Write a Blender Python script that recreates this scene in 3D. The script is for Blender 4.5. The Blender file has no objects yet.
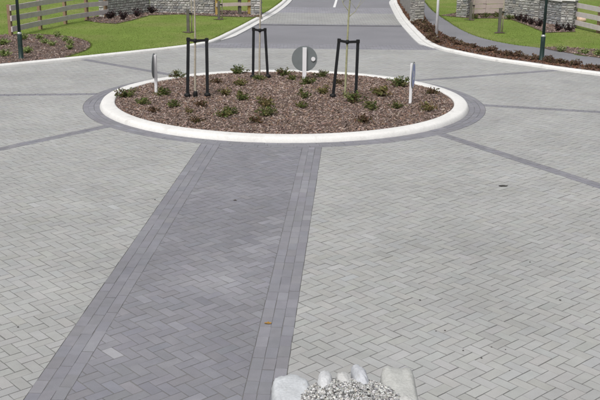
import bpy, math, random
import numpy as np
from mathutils import Vector, Matrix, geometry, noise
random.seed(7); rng = np.random.default_rng(11)
sc = bpy.context.scene
COL = sc.collection
R = math.radians

# ------------------------------------------------------------------ camera
CAM_H, FPX, PITCH, ROLL = 3.4, 934.8, 0.29179, 0.01045      # metres, focal length in photo pixels (600 wide)
cd = bpy.data.cameras.new('camera'); cam = bpy.data.objects.new('camera', cd); COL.objects.link(cam)
cd.sensor_fit = 'HORIZONTAL'; cd.angle = 2*math.atan(300/FPX); cd.clip_end = 2000; cd.clip_start = .05
cam.matrix_world = Matrix.Translation((0, 0, CAM_H)) @ Matrix.Rotation(math.pi/2-PITCH, 4, 'X') @ Matrix.Rotation(ROLL, 4, 'Z')
sc.camera = cam

# ------------------------------------------------------------------ light: bright overcast
SUN_EL, SUN_AZ = R(56), R(205)       # azimuth clockwise from +Y: behind the camera, a little to the left
w = bpy.data.worlds.new('World'); sc.world = w; w.use_nodes = True
nt = w.node_tree
sky = nt.nodes.new('ShaderNodeTexSky'); sky.sky_type = 'NISHITA'; sky.sun_disc = False
sky.sun_elevation = SUN_EL; sky.sun_rotation = SUN_AZ; sky.air_density = 1.0; sky.dust_density = 6.0; sky.ozone_density = 1.0
hs = nt.nodes.new('ShaderNodeHueSaturation'); hs.inputs['Saturation'].default_value = .35   # cloud cover greys the sky
nt.links.new(sky.outputs[0], hs.inputs['Color'])
bg = nt.nodes['Background']; nt.links.new(hs.outputs[0], bg.inputs[0]); bg.inputs[1].default_value = .12
sd = bpy.data.lights.new('sun', 'SUN'); sd.energy = 1.65; sd.angle = R(20); sd.color = (1, .985, .955)
sun = bpy.data.objects.new('sun', sd); COL.objects.link(sun)
sdir = Vector((math.sin(SUN_AZ)*math.cos(SUN_EL), math.cos(SUN_AZ)*math.cos(SUN_EL), math.sin(SUN_EL)))
sun.rotation_euler = (-sdir).to_track_quat('-Z', 'Y').to_euler(); sun.location = (0, -10, 30)
vs = sc.view_settings; vs.view_transform = 'Standard'; vs.look = 'None'; vs.gamma = 1; vs.exposure = 0.0; vs.use_curve_mapping = False

# ------------------------------------------------------------------ pixel -> place
def _dir(u, v):
    u -= 300; v -= 200
    a = u*math.cos(ROLL)+v*math.sin(ROLL); b = -u*math.sin(ROLL)+v*math.cos(ROLL)
    return a, FPX*math.cos(PITCH)-b*math.sin(PITCH), -FPX*math.sin(PITCH)-b*math.cos(PITCH)
def G(u, v, z=0.):
    a, Y, Z = _dir(u, v); t = (z-CAM_H)/Z
    return Vector((a*t, Y*t, z))
def AT(u, v, Y0):                      # the point of that ray in the upright plane y = Y0
    a, Y, Z = _dir(u, v); t = Y0/Y
    return Vector((a*t, Y0, CAM_H+Z*t))
def PROJ(p):
    x, y, z = p[0], p[1], p[2]-CAM_H
    zc = y*math.cos(PITCH)-z*math.sin(PITCH); yc = -(y*math.sin(PITCH)+z*math.cos(PITCH))
    if zc < .1: return -1e4, -1e4
    a, b = FPX*x/zc, FPX*yc/zc
    return 300+a*math.cos(ROLL)-b*math.sin(ROLL), 200+a*math.sin(ROLL)+b*math.cos(ROLL)

# ------------------------------------------------------------------ materials
def material(name, col=(.5, .5, .5), rough=.8, attr=False, n1=(0, 0), n2=(0, 0), bump=(0, 0), c2=None, c2s=3., c2w=(.45, .62), c2max=1., n3=(0, 0), spec=.3, trans=0, metal=0):
    """n1,n2: (scale, amount) of brightness noise; c2: second colour in patches of scale c2s"""
    m = bpy.data.materials.new(name); m.use_nodes = True; t = m.node_tree; N = t.nodes; L = t.links
    b = N['Principled BSDF']; b.inputs['Roughness'].default_value = rough; b.inputs['Specular IOR Level'].default_value = spec
    b.inputs['Metallic'].default_value = metal
    geo = N.new('ShaderNodeNewGeometry')
    if attr:
        a = N.new('ShaderNodeAttribute'); a.attribute_name = 'Col'; cur = a.outputs['Color']
    else:
        a = N.new('ShaderNodeRGB'); a.outputs[0].default_value = (*col, 1); cur = a.outputs[0]
    def nz(scale, detail=4):
        n = N.new('ShaderNodeTexNoise'); n.inputs['Scale'].default_value = scale; n.inputs['Detail'].default_value = detail
        L.new(geo.outputs['Position'], n.inputs['Vector']); return n.outputs[0]
    if c2:
        r = N.new('ShaderNodeMapRange'); r.inputs[1].default_value, r.inputs[2].default_value = c2w; r.inputs[4].default_value = c2max; L.new(nz(c2s), r.inputs[0])
        x = N.new('ShaderNodeMix'); x.data_type = 'RGBA'; L.new(r.outputs[0], x.inputs[0]); L.new(cur, x.inputs[6])
        x.inputs[7].default_value = (*c2, 1); cur = x.outputs[2]
    for s, amt in (n1, n2, n3):
        if amt:
            r = N.new('ShaderNodeMapRange'); r.inputs[1].default_value = .25; r.inputs[2].default_value = .75
            r.inputs[3].default_value = 1-amt; r.inputs[4].default_value = 1+amt; L.new(nz(s), r.inputs[0])
            x = N.new('ShaderNodeVectorMath'); x.operation = 'SCALE'; L.new(cur, x.inputs[0]); L.new(r.outputs[0], x.inputs[3]); cur = x.outputs[0]
    L.new(cur, b.inputs['Base Color'])
    if bump[1]:
        bn = N.new('ShaderNodeBump'); bn.inputs['Strength'].default_value = 1; bn.inputs['Distance'].default_value = bump[1]
        L.new(nz(bump[0]), bn.inputs['Height']); L.new(bn.outputs[0], b.inputs['Normal'])
    if trans:
        out = N['Material Output']; tr = N.new('ShaderNodeBsdfTranslucent'); L.new(cur, tr.inputs[0])
        ms = N.new('ShaderNodeMixShader'); ms.inputs[0].default_value = trans
        L.new(b.outputs[0], ms.inputs[1]); L.new(tr.outputs[0], ms.inputs[2]); L.new(ms.outputs[0], out.inputs[0])
    return m
M = {}
M['paver'] = material('concrete paver', rough=.85, attr=True, n1=(.8, .10), n2=(160, .12), n3=(9, .06), bump=(220, .0012), c2=(.47, .47, .48), c2s=5., c2w=(.52, .86), c2max=.12)
M['joint'] = material('joint sand', (.165, .163, .16), .95, n1=(3, .2), n2=(90, .2))
M['kerb'] = material('pale kerb concrete', (.72, .715, .695), .85, n1=(1.6, .06), n2=(60, .07), n3=(14, .05), bump=(90, .002), c2=(.47, .455, .43), c2s=5., c2w=(.58, .8), c2max=.6)
M['gutter'] = material('gutter concrete', (.66, .66, .645), .8, n1=(2.5, .08), n2=(60, .06), bump=(90, .0015))
M['asphalt'] = material('chip seal', (.225, .225, .243), .9, n1=(.7, .08), n2=(70, .22), bump=(120, .004))
M['path'] = material('footpath asphalt', (.21, .21, .225), .9, n1=(.8, .10), n2=(60, .2), bump=(120, .004))
M['paint'] = material('road paint', (.78, .78, .78), .6, n2=(25, .1))
M['soil'] = material('bark mulch ground', (.13, .095, .083), .95, n1=(4, .25), n2=(45, .35), bump=(40, .02))
M['chip'] = material('bark chip', rough=.9, attr=True, n2=(70, .2), spec=.15)
M['lawn'] = material('lawn turf', (.158, .222, .048), .95, n1=(.6, .12), n2=(5, .09), bump=(60, .003), c2=(.20, .235, .07), c2s=.5, spec=.1)
M['blade'] = material('grass blade', rough=.7, attr=True, n1=(.5, .12), spec=.15, trans=.45)
M['leaf'] = material('shrub leaf', rough=.8, attr=True, spec=.12, trans=.25)
M['field'] = material('far field', (.15, .20, .05), .95, n1=(.05, .15), n2=(2, .1))
M['stone'] = material('wall stone', rough=.9, attr=True, n1=(12, .14), n2=(60, .14), bump=(50, .008))
M['core'] = material('wall mortar', (.25, .245, .235), .95, n2=(30, .2))
M['wood'] = material('weathered rail timber', (.56, .52, .51), .85, n1=(6, .12), n2=(40, .12), bump=(60, .003))
M['post'] = material('brown fence post', (.27, .19, .125), .85, n1=(8, .15), n2=(40, .15), bump=(60, .003))
M['newpost'] = material('yellow treated timber', (.48, .34, .11), .8, n1=(8, .12), n2=(40, .12))
M['pinkboard'] = material('pale pink boards', (.52, .44, .40), .85, n1=(6, .08), n2=(40, .1))
M['darkstake'] = material('dark grey stake', (.125, .118, .10), .85, n1=(10, .2))
M['blackstake'] = material('black stained stake', (.013, .014, .016), .6, n1=(14, .3))
M['rubber'] = material('black rubber tie', (.012, .012, .013), .65)
M['bark'] = material('young tree bark', (.40, .36, .29), .85, n1=(25, .2), bump=(80, .003))
M['greenbark'] = material('yellow green bark', (.34, .34, .20), .8, n1=(25, .2), bump=(80, .003))
M['white'] = material('white painted metal', (.80, .80, .82), .45, n1=(6, .04), spec=.5)
M['grey'] = material('grey sign back', (.17, .19, .195), .6, n1=(8, .08), spec=.5)
M['blue'] = material('blue sign face', (.27, .33, .64), .45, spec=.5)
M['lamp'] = material('dark green lamp paint', (.012, .034, .030), .45, n1=(8, .15), spec=.5)
M['galv'] = material('galvanised collar', (.5, .52, .5), .4, metal=.6)
M['glass'] = material('lamp glass', (.75, .77, .75), .2, spec=.5)
M['boulder'] = material('pale boulder', rough=.85, attr=True, n1=(14, .12), n2=(110, .12), bump=(60, .004), spec=.2, c2=(.36, .35, .32), c2s=30., c2w=(.60, .75), c2max=.5)
M['pebble'] = material('aggregate pebble', rough=.55, attr=True, n2=(120, .15), spec=.5)
M['slat'] = material('grey slat timber', (.085, .085, .085), .85, n1=(9, .2), n2=(40, .12))

# ------------------------------------------------------------------ mesh helpers
def mesh(name, V, F, mat, cols=None, smooth=False):
    me = bpy.data.meshes.new(name); me.from_pydata([tuple(v) for v in V], [], F)
    me.materials.append(M[mat])
    if cols is not None:
        at = me.attributes.new('Col', 'FLOAT_COLOR', 'FACE'); c = np.ones((len(F), 4), np.float32)
        c[:, :3] = np.asarray(cols, np.float32); at.data.foreach_set('color', c.ravel())
    if smooth: me.polygons.foreach_set('use_smooth', np.ones(len(F), bool))
    me.update(); return me
def link(name, me, parent=None, loc=None, rz=0):
    o = bpy.data.objects.new(name, me); COL.objects.link(o)
    if parent: o.parent = parent
    if loc is not None: o.location = loc
    o.rotation_euler.z = rz
    return o
def obj(name, V, F, mat, parent=None, cols=None, smooth=False, loc=None):
    return link(name, mesh(name, V, F, mat, cols, smooth), parent, loc)
def tag(o, label=None, cat=None, group=None, kind=None):
    for k, v in (('label', label), ('category', cat), ('group', group), ('kind', kind)):
        if v: o[k] = v
    return o
def thing(name, loc, label, cat, group=None, rz=0):
    o = bpy.data.objects.new(name, None); COL.objects.link(o); o.location = loc; o.rotation_euler.z = rz
    o.empty_display_size = .2
    return tag(o, label, cat, group)
class MB:
    def __init__(s): s.V = []; s.F = []; s.C = []
    def add(s, V, F, c=None):
        n = len(s.V); s.V += [tuple(v) for v in V]; s.F += [tuple(i+n for i in f) for f in F]; s.C += c if isinstance(c, list) else [c]*len(F)
    def box(s, c, sz, rz=0, col=None, taper=0, bev=0):
        x, y, z = sz[0]/2, sz[1]/2, sz[2]/2; V = []
        cs, sn = math.cos(rz), math.sin(rz)
        for k, (X, Y, Z) in enumerate([(-x, -y, -z), (x, -y, -z), (x, y, -z), (-x, y, -z), (-x, -y, z), (x, -y, z), (x, y, z), (-x, y, z)]):
            if Z > 0: X *= 1-taper; Y *= 1-taper
            V.append((c[0]+X*cs-Y*sn, c[1]+X*sn+Y*cs, c[2]+Z))
        s.add(V, [(0, 3, 2, 1), (4, 5, 6, 7), (0, 1, 5, 4), (1, 2, 6, 5), (2, 3, 7, 6), (3, 0, 4, 7)], col)
    def bar(s, a, b, wd, dp, col=None):          # square bar from a to b
        a = Vector(a); b = Vector(b); d = (b-a).normalized()
        x = d.cross(Vector((0, 0, 1)) if abs(d.z) < .9 else Vector((0, 1, 0))).normalized(); y = d.cross(x)
        V = [p+x*sx*wd/2+y*sy*dp/2 for p in (a, b) for sx, sy in ((-1, -1), (1, -1), (1, 1), (-1, 1))]
        s.add(V, [(3, 2, 1, 0), (4, 5, 6, 7), (0, 1, 5, 4), (1, 2, 6, 5), (2, 3, 7, 6), (3, 0, 4, 7)], col)
    def tube(s, pts, rad, seg=8, cap=True, col=None):
        n0 = len(s.V); pts = [Vector(p) for p in pts]
        for i, p in enumerate(pts):
            d = (pts[min(i+1, len(pts)-1)]-pts[max(i-1, 0)]).normalized()
            x = d.cross(Vector((0, 1, 0)) if abs(d.y) < .9 else Vector((1, 0, 0))).normalized(); y = d.cross(x)
            for k in range(seg):
                a = 2*math.pi*k/seg; s.V.append(tuple(p+(x*math.cos(a)+y*math.sin(a))*rad[i]))
        for i in range(len(pts)-1):
            for k in range(seg):
                k2 = (k+1) % seg
                s.F.append((n0+i*seg+k2, n0+i*seg+k, n0+(i+1)*seg+k, n0+(i+1)*seg+k2)); s.C.append(col)
        if cap:
            s.F.append(tuple(n0+k for k in range(seg))); s.F.append(tuple(n0+(len(pts)-1)*seg+k for k in reversed(range(seg)))); s.C += [col]*2
    def lathe(s, prof, c=(0, 0, 0), seg=24, col=None, closed=False):
        n0 = len(s.V); m = len(prof)
        for k in range(seg):
            a = 2*math.pi*k/seg
            for r, z in prof: s.V.append((c[0]+r*math.cos(a), c[1]+r*math.sin(a), c[2]+z))
        for k in range(seg):
            k2 = (k+1) % seg
            for i in range(m if closed else m-1):
                j = (i+1) % m
                s.F.append((n0+k*m+i, n0+k2*m+i, n0+k2*m+j, n0+k*m+j)); s.C.append(col)
    def make(s, name, mat, parent=None, smooth=False, loc=None):
        cols = s.C if s.C and s.C[0] is not None else None
        return obj(name, s.V, s.F, mat, parent, cols, smooth, loc)
def area(p): return .5*sum(p[i][0]*p[(i+1) % len(p)][1]-p[(i+1) % len(p)][0]*p[i][1] for i in range(len(p)))
def clip(p, nx, ny, d):                # keep nx*x+ny*y <= d
    out = []; n = len(p)
    for i in range(n):
        a, b = p[i], p[(i+1) % n]; da = nx*a[0]+ny*a[1]-d; db = nx*b[0]+ny*b[1]-d
        if da <= 0: out.append(a)
        if da*db < 0:
            t = da/(da-db); out.append((a[0]+(b[0]-a[0])*t, a[1]+(b[1]-a[1])*t))
    return out
def inset(p, e):                       # convex ccw polygon moved in by e
    q = p
    for i in range(len(p)):
        a, b = p[i], p[(i+1) % len(p)]; dx, dy = b[0]-a[0], b[1]-a[1]; L = math.hypot(dx, dy)
        if L < 1e-6: continue
        nx, ny = dy/L, -dx/L
        q = clip(q, nx, ny, nx*a[0]+ny*a[1]-e)
        if len(q) < 3: return []
    return q
def clean(p):
    q = []
    for a in p:
        if not q or math.hypot(a[0]-q[-1][0], a[1]-q[-1][1]) > .004: q.append(a)
    while len(q) > 2 and math.hypot(q[0][0]-q[-1][0], q[0][1]-q[-1][1]) < .004: q.pop()
    return q
def sheet(name, pts, z, mat, kind='structure', parent=None):
    P = [Vector((p[0], p[1], 0)) for p in pts]
    T = geometry.tessellate_polygon([P])
    F = []
    for t in T:
        a, b, c = (P[i] for i in t)
        F.append(tuple(t) if (b-a).cross(c-a).z > 0 else tuple(reversed(t)))
    o = obj(name, [(p.x, p.y, z) for p in P], F, mat, parent)
    if kind: o['kind'] = kind
    return o
def inside(poly, x, y):
    r = False; n = len(poly); j = n-1
    for i in range(n):
        xi, yi, xj, yj = poly[i][0], poly[i][1], poly[j][0], poly[j][1]
        if (yi > y) != (yj > y) and x < (xj-xi)*(y-yi)/(yj-yi)+xi: r = not r
        j = i
    return r
def smooth_line(pts, step=6):          # Catmull-Rom
    out = []; P = [Vector(p[:2]) for p in pts]
    for i in range(len(P)-1):
        a, b, c, d = P[max(i-1, 0)], P[i], P[i+1], P[min(i+2, len(P)-1)]
        for k in range(step):
            t = k/step
            out.append(.5*((2*b)+(c-a)*t+(2*a-5*b+4*c-d)*t*t+(3*b-a-3*c+d)*t**3))
    out.append(P[-1]); return out
def offset_line(line, d):              # d > 0: to the left of travel
    out = []
    for i, p in enumerate(line):
        t = (line[min(i+1, len(line)-1)]-line[max(i-1, 0)]).normalized()
        out.append(Vector((p.x-t.y*d, p.y+t.x*d)))
    return out
def sweep(name, line, prof, mat, side=1, parent=None):
    V = []; F = []; m = len(prof); offs = [offset_line(line, side*q[0]) for q in prof]
    for i in range(len(line)):
        for j in range(m): V.append((offs[j][i].x, offs[j][i].y, prof[j][1]))
    for i in range(len(line)-1):
        for j in range(m-1):
            f = (i*m+j, (i+1)*m+j, (i+1)*m+j+1, i*m+j+1); F.append(f if side > 0 else f[::-1])
    F = [f[::-1] for f in F]
    F.append(tuple(range(m))); F.append(tuple((len(line)-1)*m+j for j in reversed(range(m))))
    return obj(name, V, F, mat, parent)
def var(c, a=.1, h=.03):
    k = 1+random.uniform(-a, a); return tuple(max(0, x*k*(1+random.uniform(-h, h))) for x in c)

# ------------------------------------------------------------------ ground
CX, CY, RK = -.312, 17.993, 3.536            # roundabout centre and outer kerb radius
RI, RR = RK-.285, RK+.305                     # inner edge of kerb, outer edge of the charcoal ring
ZB = .068                                     # lawn level behind the kerbs
tag(sheet('ground', [(-500, -300), (500, -300), (500, 900), (-500, 900)], -.06, 'field'), kind='structure')

kl = [G(*p) for p in [(0, 68), (40, 64), (75, 60.5), (110, 56.8), (150, 52.5), (180, 49), (200, 46), (217, 41.8), (235.5, 32.8), (246, 27.3), (255.5, 22), (265, 16.8), (274.5, 11.2), (286, 2)]]
kl = [(-60, 19.3), (-22, 19.3), (-12, 19.5), (-9.6, 20.0), (-8.2, 20.8)]+[(p.x, p.y) for p in kl]
kl += [(-.45, 46), (-.1, 52), (.6, 64), (3.5, 100), (9, 160)]
kr = [G(*p) for p in [(600, 76), (562, 71), (525, 65.5), (487, 60), (450, 52.5), (438, 49.5), (430, 46.3), (422.5, 41.5), (411.6, 30.5), (402, 19), (395.3, 7), (393.6, 2.2)]]
kr = [(60, 18.6), (22, 18.6), (12, 18.9), (9.4, 19.4), (8.0, 20.35)]+[(p.x, p.y) for p in kr]
kr += [(4.3, 43.2), (4.7, 46), (5.0, 52), (5.6, 64), (8.3, 100), (13.8, 160)]
KL = smooth_line(kl); KR = smooth_line(kr)
road = [tuple(p) for p in offset_line(KL, -.0)]+[tuple(p) for p in reversed(KR)]
road_poly = road+[(60, -30), (-60, -30)]
far = [p for p in KL if p.y > 24.5]; farr = [p for p in KR if p.y > 24.5]
tag(sheet('road', [tuple(p) for p in offset_line(far, .05)]+[tuple(p) for p in reversed(offset_line(farr, -.05))], -.016, 'asphalt'), kind='structure')
kprof = [(0, -.05), (.006, .045), (.02, .066), (.045, .077), (.13, .080), (.15, .074), (.15, -.05)]
for nm, ln, sd_ in (('kerb', KL, 1), ('kerb', KR, -1)): tag(sweep(nm, ln, kprof, 'kerb', sd_), kind='structure')
gl = [p for p in KL if p.y > 27.2 and p.y < 120]; gr = [p for p in KR if p.y > 26.0 and p.y < 120]
def gutter(line, side):                 # shallow concrete channel whose end tapers into the paving
    V = []; F = []; run = 0; prev = line[0]
    offs = {q_: offset_line(line, side*q_) for q_ in (-.19, -.05, .004)}
    for i, p in enumerate(line):
        run += (p-prev).length; prev = p; k = min(1, .1+run/1.1)
        for q_, z in ((-.19, -.05), (-.19, .012), (-.05, .006), (.004, .012)):
            o = line[i].lerp(offs[q_][i], k if q_ < 0 else 1); V.append((o.x, o.y, z))
    for i in range(len(line)-1):
        for j in range(3):
            f = (i*4+j, (i+1)*4+j, (i+1)*4+j+1, i*4+j+1); F.append(f if side > 0 else f[::-1])
    return tag(obj('gutter', V, F, 'gutter'), kind='structure')
gutter(gl, 1); gutter(gr, -1)
lawnL = [tuple(p) for p in offset_line(KL, .146)]+[(-200, 160), (-200, 19)]
lawnR = [tuple(p) for p in offset_line(KR, -.146)]+[(200, 160), (200, 18)]
for pl in (lawnL, lawnR): sheet('lawn', pl, ZB, 'lawn')
sheet('lawn', [(-200, 160.0), (9, 160.0), (9, 400), (-200, 400)], ZB-.01, 'lawn')
sheet('lawn', [(13.9, 160.0), (200, 160.0), (200, 400), (13.9, 400)], ZB-.01, 'lawn')

# ------------------------------------------------------------------ paving
LK, LA, SW = .0549, -2.3516, 1.9023                 # strip: left edge x = LA + LK*y, width across
th = math.atan(LK); ct, st = math.cos(th), math.sin(th)
S0 = Vector((LA, 0))
def s2w(s, t): return (LA+s*ct+t*st, -s*st+t*ct)      # s: right across the strip from its left edge, t: along it
def w2s(x, y): x -= LA; return (x*ct-y*st, x*st+y*ct)
SWP = SW*ct
LIGHT = np.array((.352, .355, .347)); DARK = np.array((.216, .216, .237))
XB, Y0, Y1 = 10., 2.6, 25.75
bands = []                                            # 0.2 m charcoal bands running out from the ring
for (a, b) in (((450, 137), (600, 186)), ((482, 105), (600, 112)), ((422, 80), (532, 72)), ((103, 127), (0, 149)), ((92, 94), (0, 95)), ((150, 71), (87, 60))):
    p, q = G(*a), G(*b); d = Vector((q.x-p.x, q.y-p.y)).normalized()
    c = Vector((CX, CY)); tt = d.dot(c-Vector((p.x, p.y))); o = Vector((p.x, p.y))+d*tt    # nearest point to the centre
    bands.append((o, d, Vector((-d.y, d.x))))
whitish = [(G(u, v), r, k) for u, v, r, k in ((300, 215, .10, .40), (307, 218, .10, .3), (296, 228, .12, .32), (303, 232, .12, .34), (302, 240, .10, .3), (272, 220, .16, .28), (281, 220, .12, .3), (274, 233, .16, .3), (270, 242, .16, .26), (254, 250, .2, .24), (228, 262, .3, .18), (218, 279, .22, .26), (200, 280, .4, .14), (231, 288, .25, .2), (109, 354, .07, .6), (91, 357, .08, .2), (106, 336, .08, .3), (92, 345, .08, .2), (470, 318, .25, .08), (452, 343, .2, .08), (492, 362, .12, .12), (170, 150, .4, .05), (60, 280, .3, .07), (28, 366, .08, .14))]
def tone(base, x, y, a=.07):
    k = 1+random.gauss(0, a*.38)
    if random.random() < .04: k *= random.choice((.92, 1.07))
    if base[0] < .3: k *= 1+random.gauss(0, .025)+(random.random() < .05)*random.uniform(.05, .18)   # charcoal blocks wear unevenly
    k *= 1+.07*noise.noise(Vector((x*.35, y*.35, 3.)))+.05*noise.noise(Vector((x*1.3, y*1.3, 9.)))
    c = base*k*np.array((1+random.gauss(0, .008), 1, 1+random.gauss(0, .012)))
    for p, r, s in whitish:
        d2 = ((x-p.x)**2+(y-p.y)**2)/r**2
        if d2 < 4: f = .6*s*math.exp(-d2)*random.uniform(.1, 1.4); c = c*(1-f) + np.array((.5, .5, .52))*f
    return tuple(np.clip(c, 0, .7))
light, dark, thresh_l, thresh_d = [], [], [], []
def circ_clip(p, r):                                  # keep what lies outside the circle
    cx = sum(a[0] for a in p)/len(p)-CX; cy = sum(a[1] for a in p)/len(p)-CY; d = math.hypot(cx, cy)
    if d > r+.2: return p
    if d < r-.2: return []
    nx, ny = cx/d, cy/d
    return clip(p, -nx, -ny, -(nx*CX+ny*CY+r))
def put(lst, p, base, js=1.):
    p = clean(p)
    if len(p) < 3 or abs(area(p)) < 5e-4: return
    if area(p) < 0: p = p[::-1]
    cx = sum(a[0] for a in p)/len(p); cy = sum(a[1] for a in p)/len(p)
    lst.append((p, tone(base, cx, cy), cx, cy, js))
W = .1; q = W/math.sqrt(2)
def hb_rect(i, j, wi, wj):                             # paver cell coordinates (a: forward-right, c: backward-right)
    out = []
    for a, c in ((i, j), (i+wi, j), (i+wi, j+wj), (i, j+wj)): out.append(((a+c)*q, (a-c)*q))
    return out
per_s, per_t = 2*q, 4*q
bnd_poly = [p for p in offset_line(KL, .12)]+[p for p in reversed(offset_line(KR, -.12))]+[Vector((60, -30)), Vector((-60, -30))]
def on_plaza(x, y):
    if y < 19: return True
    return inside(bnd_poly, x, y)
for m in range(int(-11/per_s), int(13.5/per_s)):
    for n in range(int(1.5/per_t), int(27/per_t)):
        for r in (hb_rect(0, 0, 2, 1), hb_rect(2, -1, 1, 2)):
            r = [(a+m*per_s, b+n*per_t) for a, b in r]
            sc_ = sum(a for a, b in r)/4
            x, y = s2w(sc_, sum(b for a, b in r)/4)
            if not (-XB < x < XB and Y0 < y < Y1+.2): continue
            if math.hypot(x-CX, y-CY) < RR-.2: continue
            if abs(x) > y*.42+2.6: continue
            pieces = []
            if y < CY and -.2 < sc_ < SWP+.2:
                inner = clip(clip(r, 1, 0, SWP-.3), -1, 0, -.3)
                if len(inner) > 2: pieces.append((inner, dark))
                if sc_ < .2: pieces.append((clip(r, 1, 0, 0), light))
                if sc_ > SWP-.2: pieces.append((clip(r, -1, 0, -SWP), light))
            else: pieces.append((r, light))
            for pc, lst in pieces:
                if len(pc) < 3: continue
                pc = [s2w(*a) for a in pc]
                pc = circ_clip(pc, RR)
                if len(pc) < 3: continue
                if y > Y1-.2: pc = clip(pc, 0, 1, Y1)
                if len(pc) < 3: continue
                if y > 19 and not on_plaza(x, y): continue
                sub = [pc]
                if lst is light:
                    for o, d, nn in bands:
                        nxt = []
                        for s_ in sub:
                            c = Vector((sum(a[0] for a in s_)/len(s_), sum(a[1] for a in s_)/len(s_)))
                            dn = (c-o).dot(nn)
                            if (c-o).dot(d) > 0 and abs(dn) < .24:
                                nxt += [clip(s_, nn.x, nn.y, nn.dot(o)-.1), clip(s_, -nn.x, -nn.y, -nn.dot(o)-.1)]
                            else: nxt.append(s_)
                        sub = [s_ for s_ in nxt if len(s_) > 2]
                for s_ in sub: put(lst, s_, LIGHT if lst is light else DARK)
# border courses of the strip
for k in range(3):
    for side in (0, 1):
        s0 = k*.1 if side == 0 else SWP-.3+k*.1
        t = 2.2+random.uniform(0, .2)
        while t < 15.2:
            p = circ_clip([s2w(s0, t), s2w(s0+.1, t), s2w(s0+.1, t+.2), s2w(s0, t+.2)], RR)
            if len(p) > 2: put(dark, p, DARK*1.03, .62)
            t += .2
# ring courses round the island
for k in range(3):
    r0 = RK+.003+k*(RR-RK-.003)/3; r1 = RK+.003+(k+1)*(RR-RK-.003)/3; n = int(2*math.pi*r0/.2)
    for i in range(n):
        a0, a1 = 2*math.pi*(i+.5*(k % 2))/n, 2*math.pi*(i+1+.5*(k % 2))/n
        P = lambda r, a: (CX+r*math.cos(a), CY+r*math.sin(a))
        put(dark, [P(r0, a0), P(r1, a0), P(r1, a1), P(r0, a1)], DARK*1.02, .62)
# radial bands, two courses each
for o, d, nn in bands:
    for k in (0, 1):
        t = 2.5+.1*k
        while t < 11:
            P = lambda s_, t_: tuple(o+d*t_+nn*s_)
            p = circ_clip([P(-.1+.1*k, t), P(-.1+.1*k, t+.2), P(.1*k, t+.2), P(.1*k, t)], RR)
            if len(p) > 2:
                x, y = p[0]
                if math.hypot(x-CX, y-CY) >= RR-.02 and on_plaza(x, y) and abs(x) < XB: put(dark, p, DARK*1.0)
            t += .2
# straight courses: the charcoal band at the road mouth, and the raised-look threshold up the road
def courses(lst, ya, yb, base, extra=.1):
    y = ya; row = 0
    while y < yb-.02:
        x = -4.6+.1*(row % 2)
        while x < 6:
            if inside(road_poly, x+.1, y+.05) or inside(road_poly, x, y) or inside(road_poly, x+.2, y): put(lst, [(x, y), (x+.2, y), (x+.2, y+.1), (x, y+.1)], base)
            x += .2
        y += .1; row += 1
courses(dark, Y1, 26.75, DARK*1.12)
courses(thresh_l, 31.75, 32.05, DARK); courses(thresh_l, 32.05, 36.0, LIGHT*.92); courses(thresh_l, 36.0, 38.4, DARK*1.3)
def paver_geo(p, cx, cy, js=1.):
    jx, jy, rot = random.gauss(0, .0012), random.gauss(0, .0012), random.gauss(0, .009)
    p = [(a[0]+jx-rot*(a[1]-cy), a[1]+jy+rot*(a[0]-cx)) for a in p]
    lo = inset(p, .0019*js); hi = inset(p, .0044*js)
    if len(hi) != len(lo) or len(hi) < 3:
        hi = [(cx+(a[0]-cx)*.9, cy+(a[1]-cy)*.9) for a in lo]
        if len(lo) < 3: return None
    n = len(lo); z = random.gauss(0, .0006); tx, ty = random.gauss(0, .004), random.gauss(0, .004)
    Z = lambda a: z+tx*(a[0]-cx)+ty*(a[1]-cy)
    V = [(a[0]-cx, a[1]-cy, -.009) for a in lo]+[(a[0]-cx, a[1]-cy, Z(a)-.0016) for a in lo]+[(a[0]-cx, a[1]-cy, Z(a)) for a in hi]
    F = [tuple(range(2*n, 3*n))]
    for i in range(n):
        j = (i+1) % n; F += [(i, j, n+j, n+i), (n+i, n+j, 2*n+j, 2*n+i)]
    return V, F
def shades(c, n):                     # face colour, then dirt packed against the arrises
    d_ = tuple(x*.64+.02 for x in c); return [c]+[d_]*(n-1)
def lay(name, lst, label):
    root = sheet(name, *base_sheet[name]); root['kind'] = 'structure'
    def key(e):
        u, v = PROJ((e[2], e[3], 0))
        return -v if (-4 < u < 604 and v < 404 and not (278 < u < 410 and v > 385)) else 1e3
    order = sorted(range(len(lst)), key=lambda i: key(lst[i]))
    single = set(order[:300]); mb = MB()
    for i, (p, c, cx, cy, js) in enumerate(lst):
        g = paver_geo(p, cx, cy, js)
        if g is None: continue
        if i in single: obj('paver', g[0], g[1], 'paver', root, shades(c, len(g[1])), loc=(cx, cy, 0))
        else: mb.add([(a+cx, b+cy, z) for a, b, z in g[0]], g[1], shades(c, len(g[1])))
    o = mb.make('paving_field', 'paver', root); o['kind'] = 'stuff'
    return root
jw = [tuple(p) for p in offset_line([p for p in KL if p.y < 26.6], .05)]; je = [tuple(p) for p in offset_line([p for p in KR if p.y < 26.6], -.05)]
base_sheet = {'paving': (jw+je[::-1]+[(60, -30), (-60, -30)], -.0055, 'joint'),
              'paved_band': ([s2w(0, 2.), s2w(SWP, 2.), s2w(SWP, 13.7), s2w(SWP*.5, 14.3), s2w(0, 13.9)], -.0025, 'joint')}
lay('paving', light, ''); lay('paved_band', dark, '')
thr = sheet('threshold_paving', [(-2.2, 31.74), (3.9, 31.74), (3.9, 38.42), (-1.6, 38.42)], -.0055, 'joint')
mb = MB()
for p, c, cx, cy, js in thresh_l:
    g = paver_geo(p, cx, cy)
    if g: mb.add([(a+cx, b+cy, z) for a, b, z in g[0]], g[1], shades(c, len(g[1])))
mb.make('paving_field', 'paver', thr)['kind'] = 'stuff'
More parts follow.
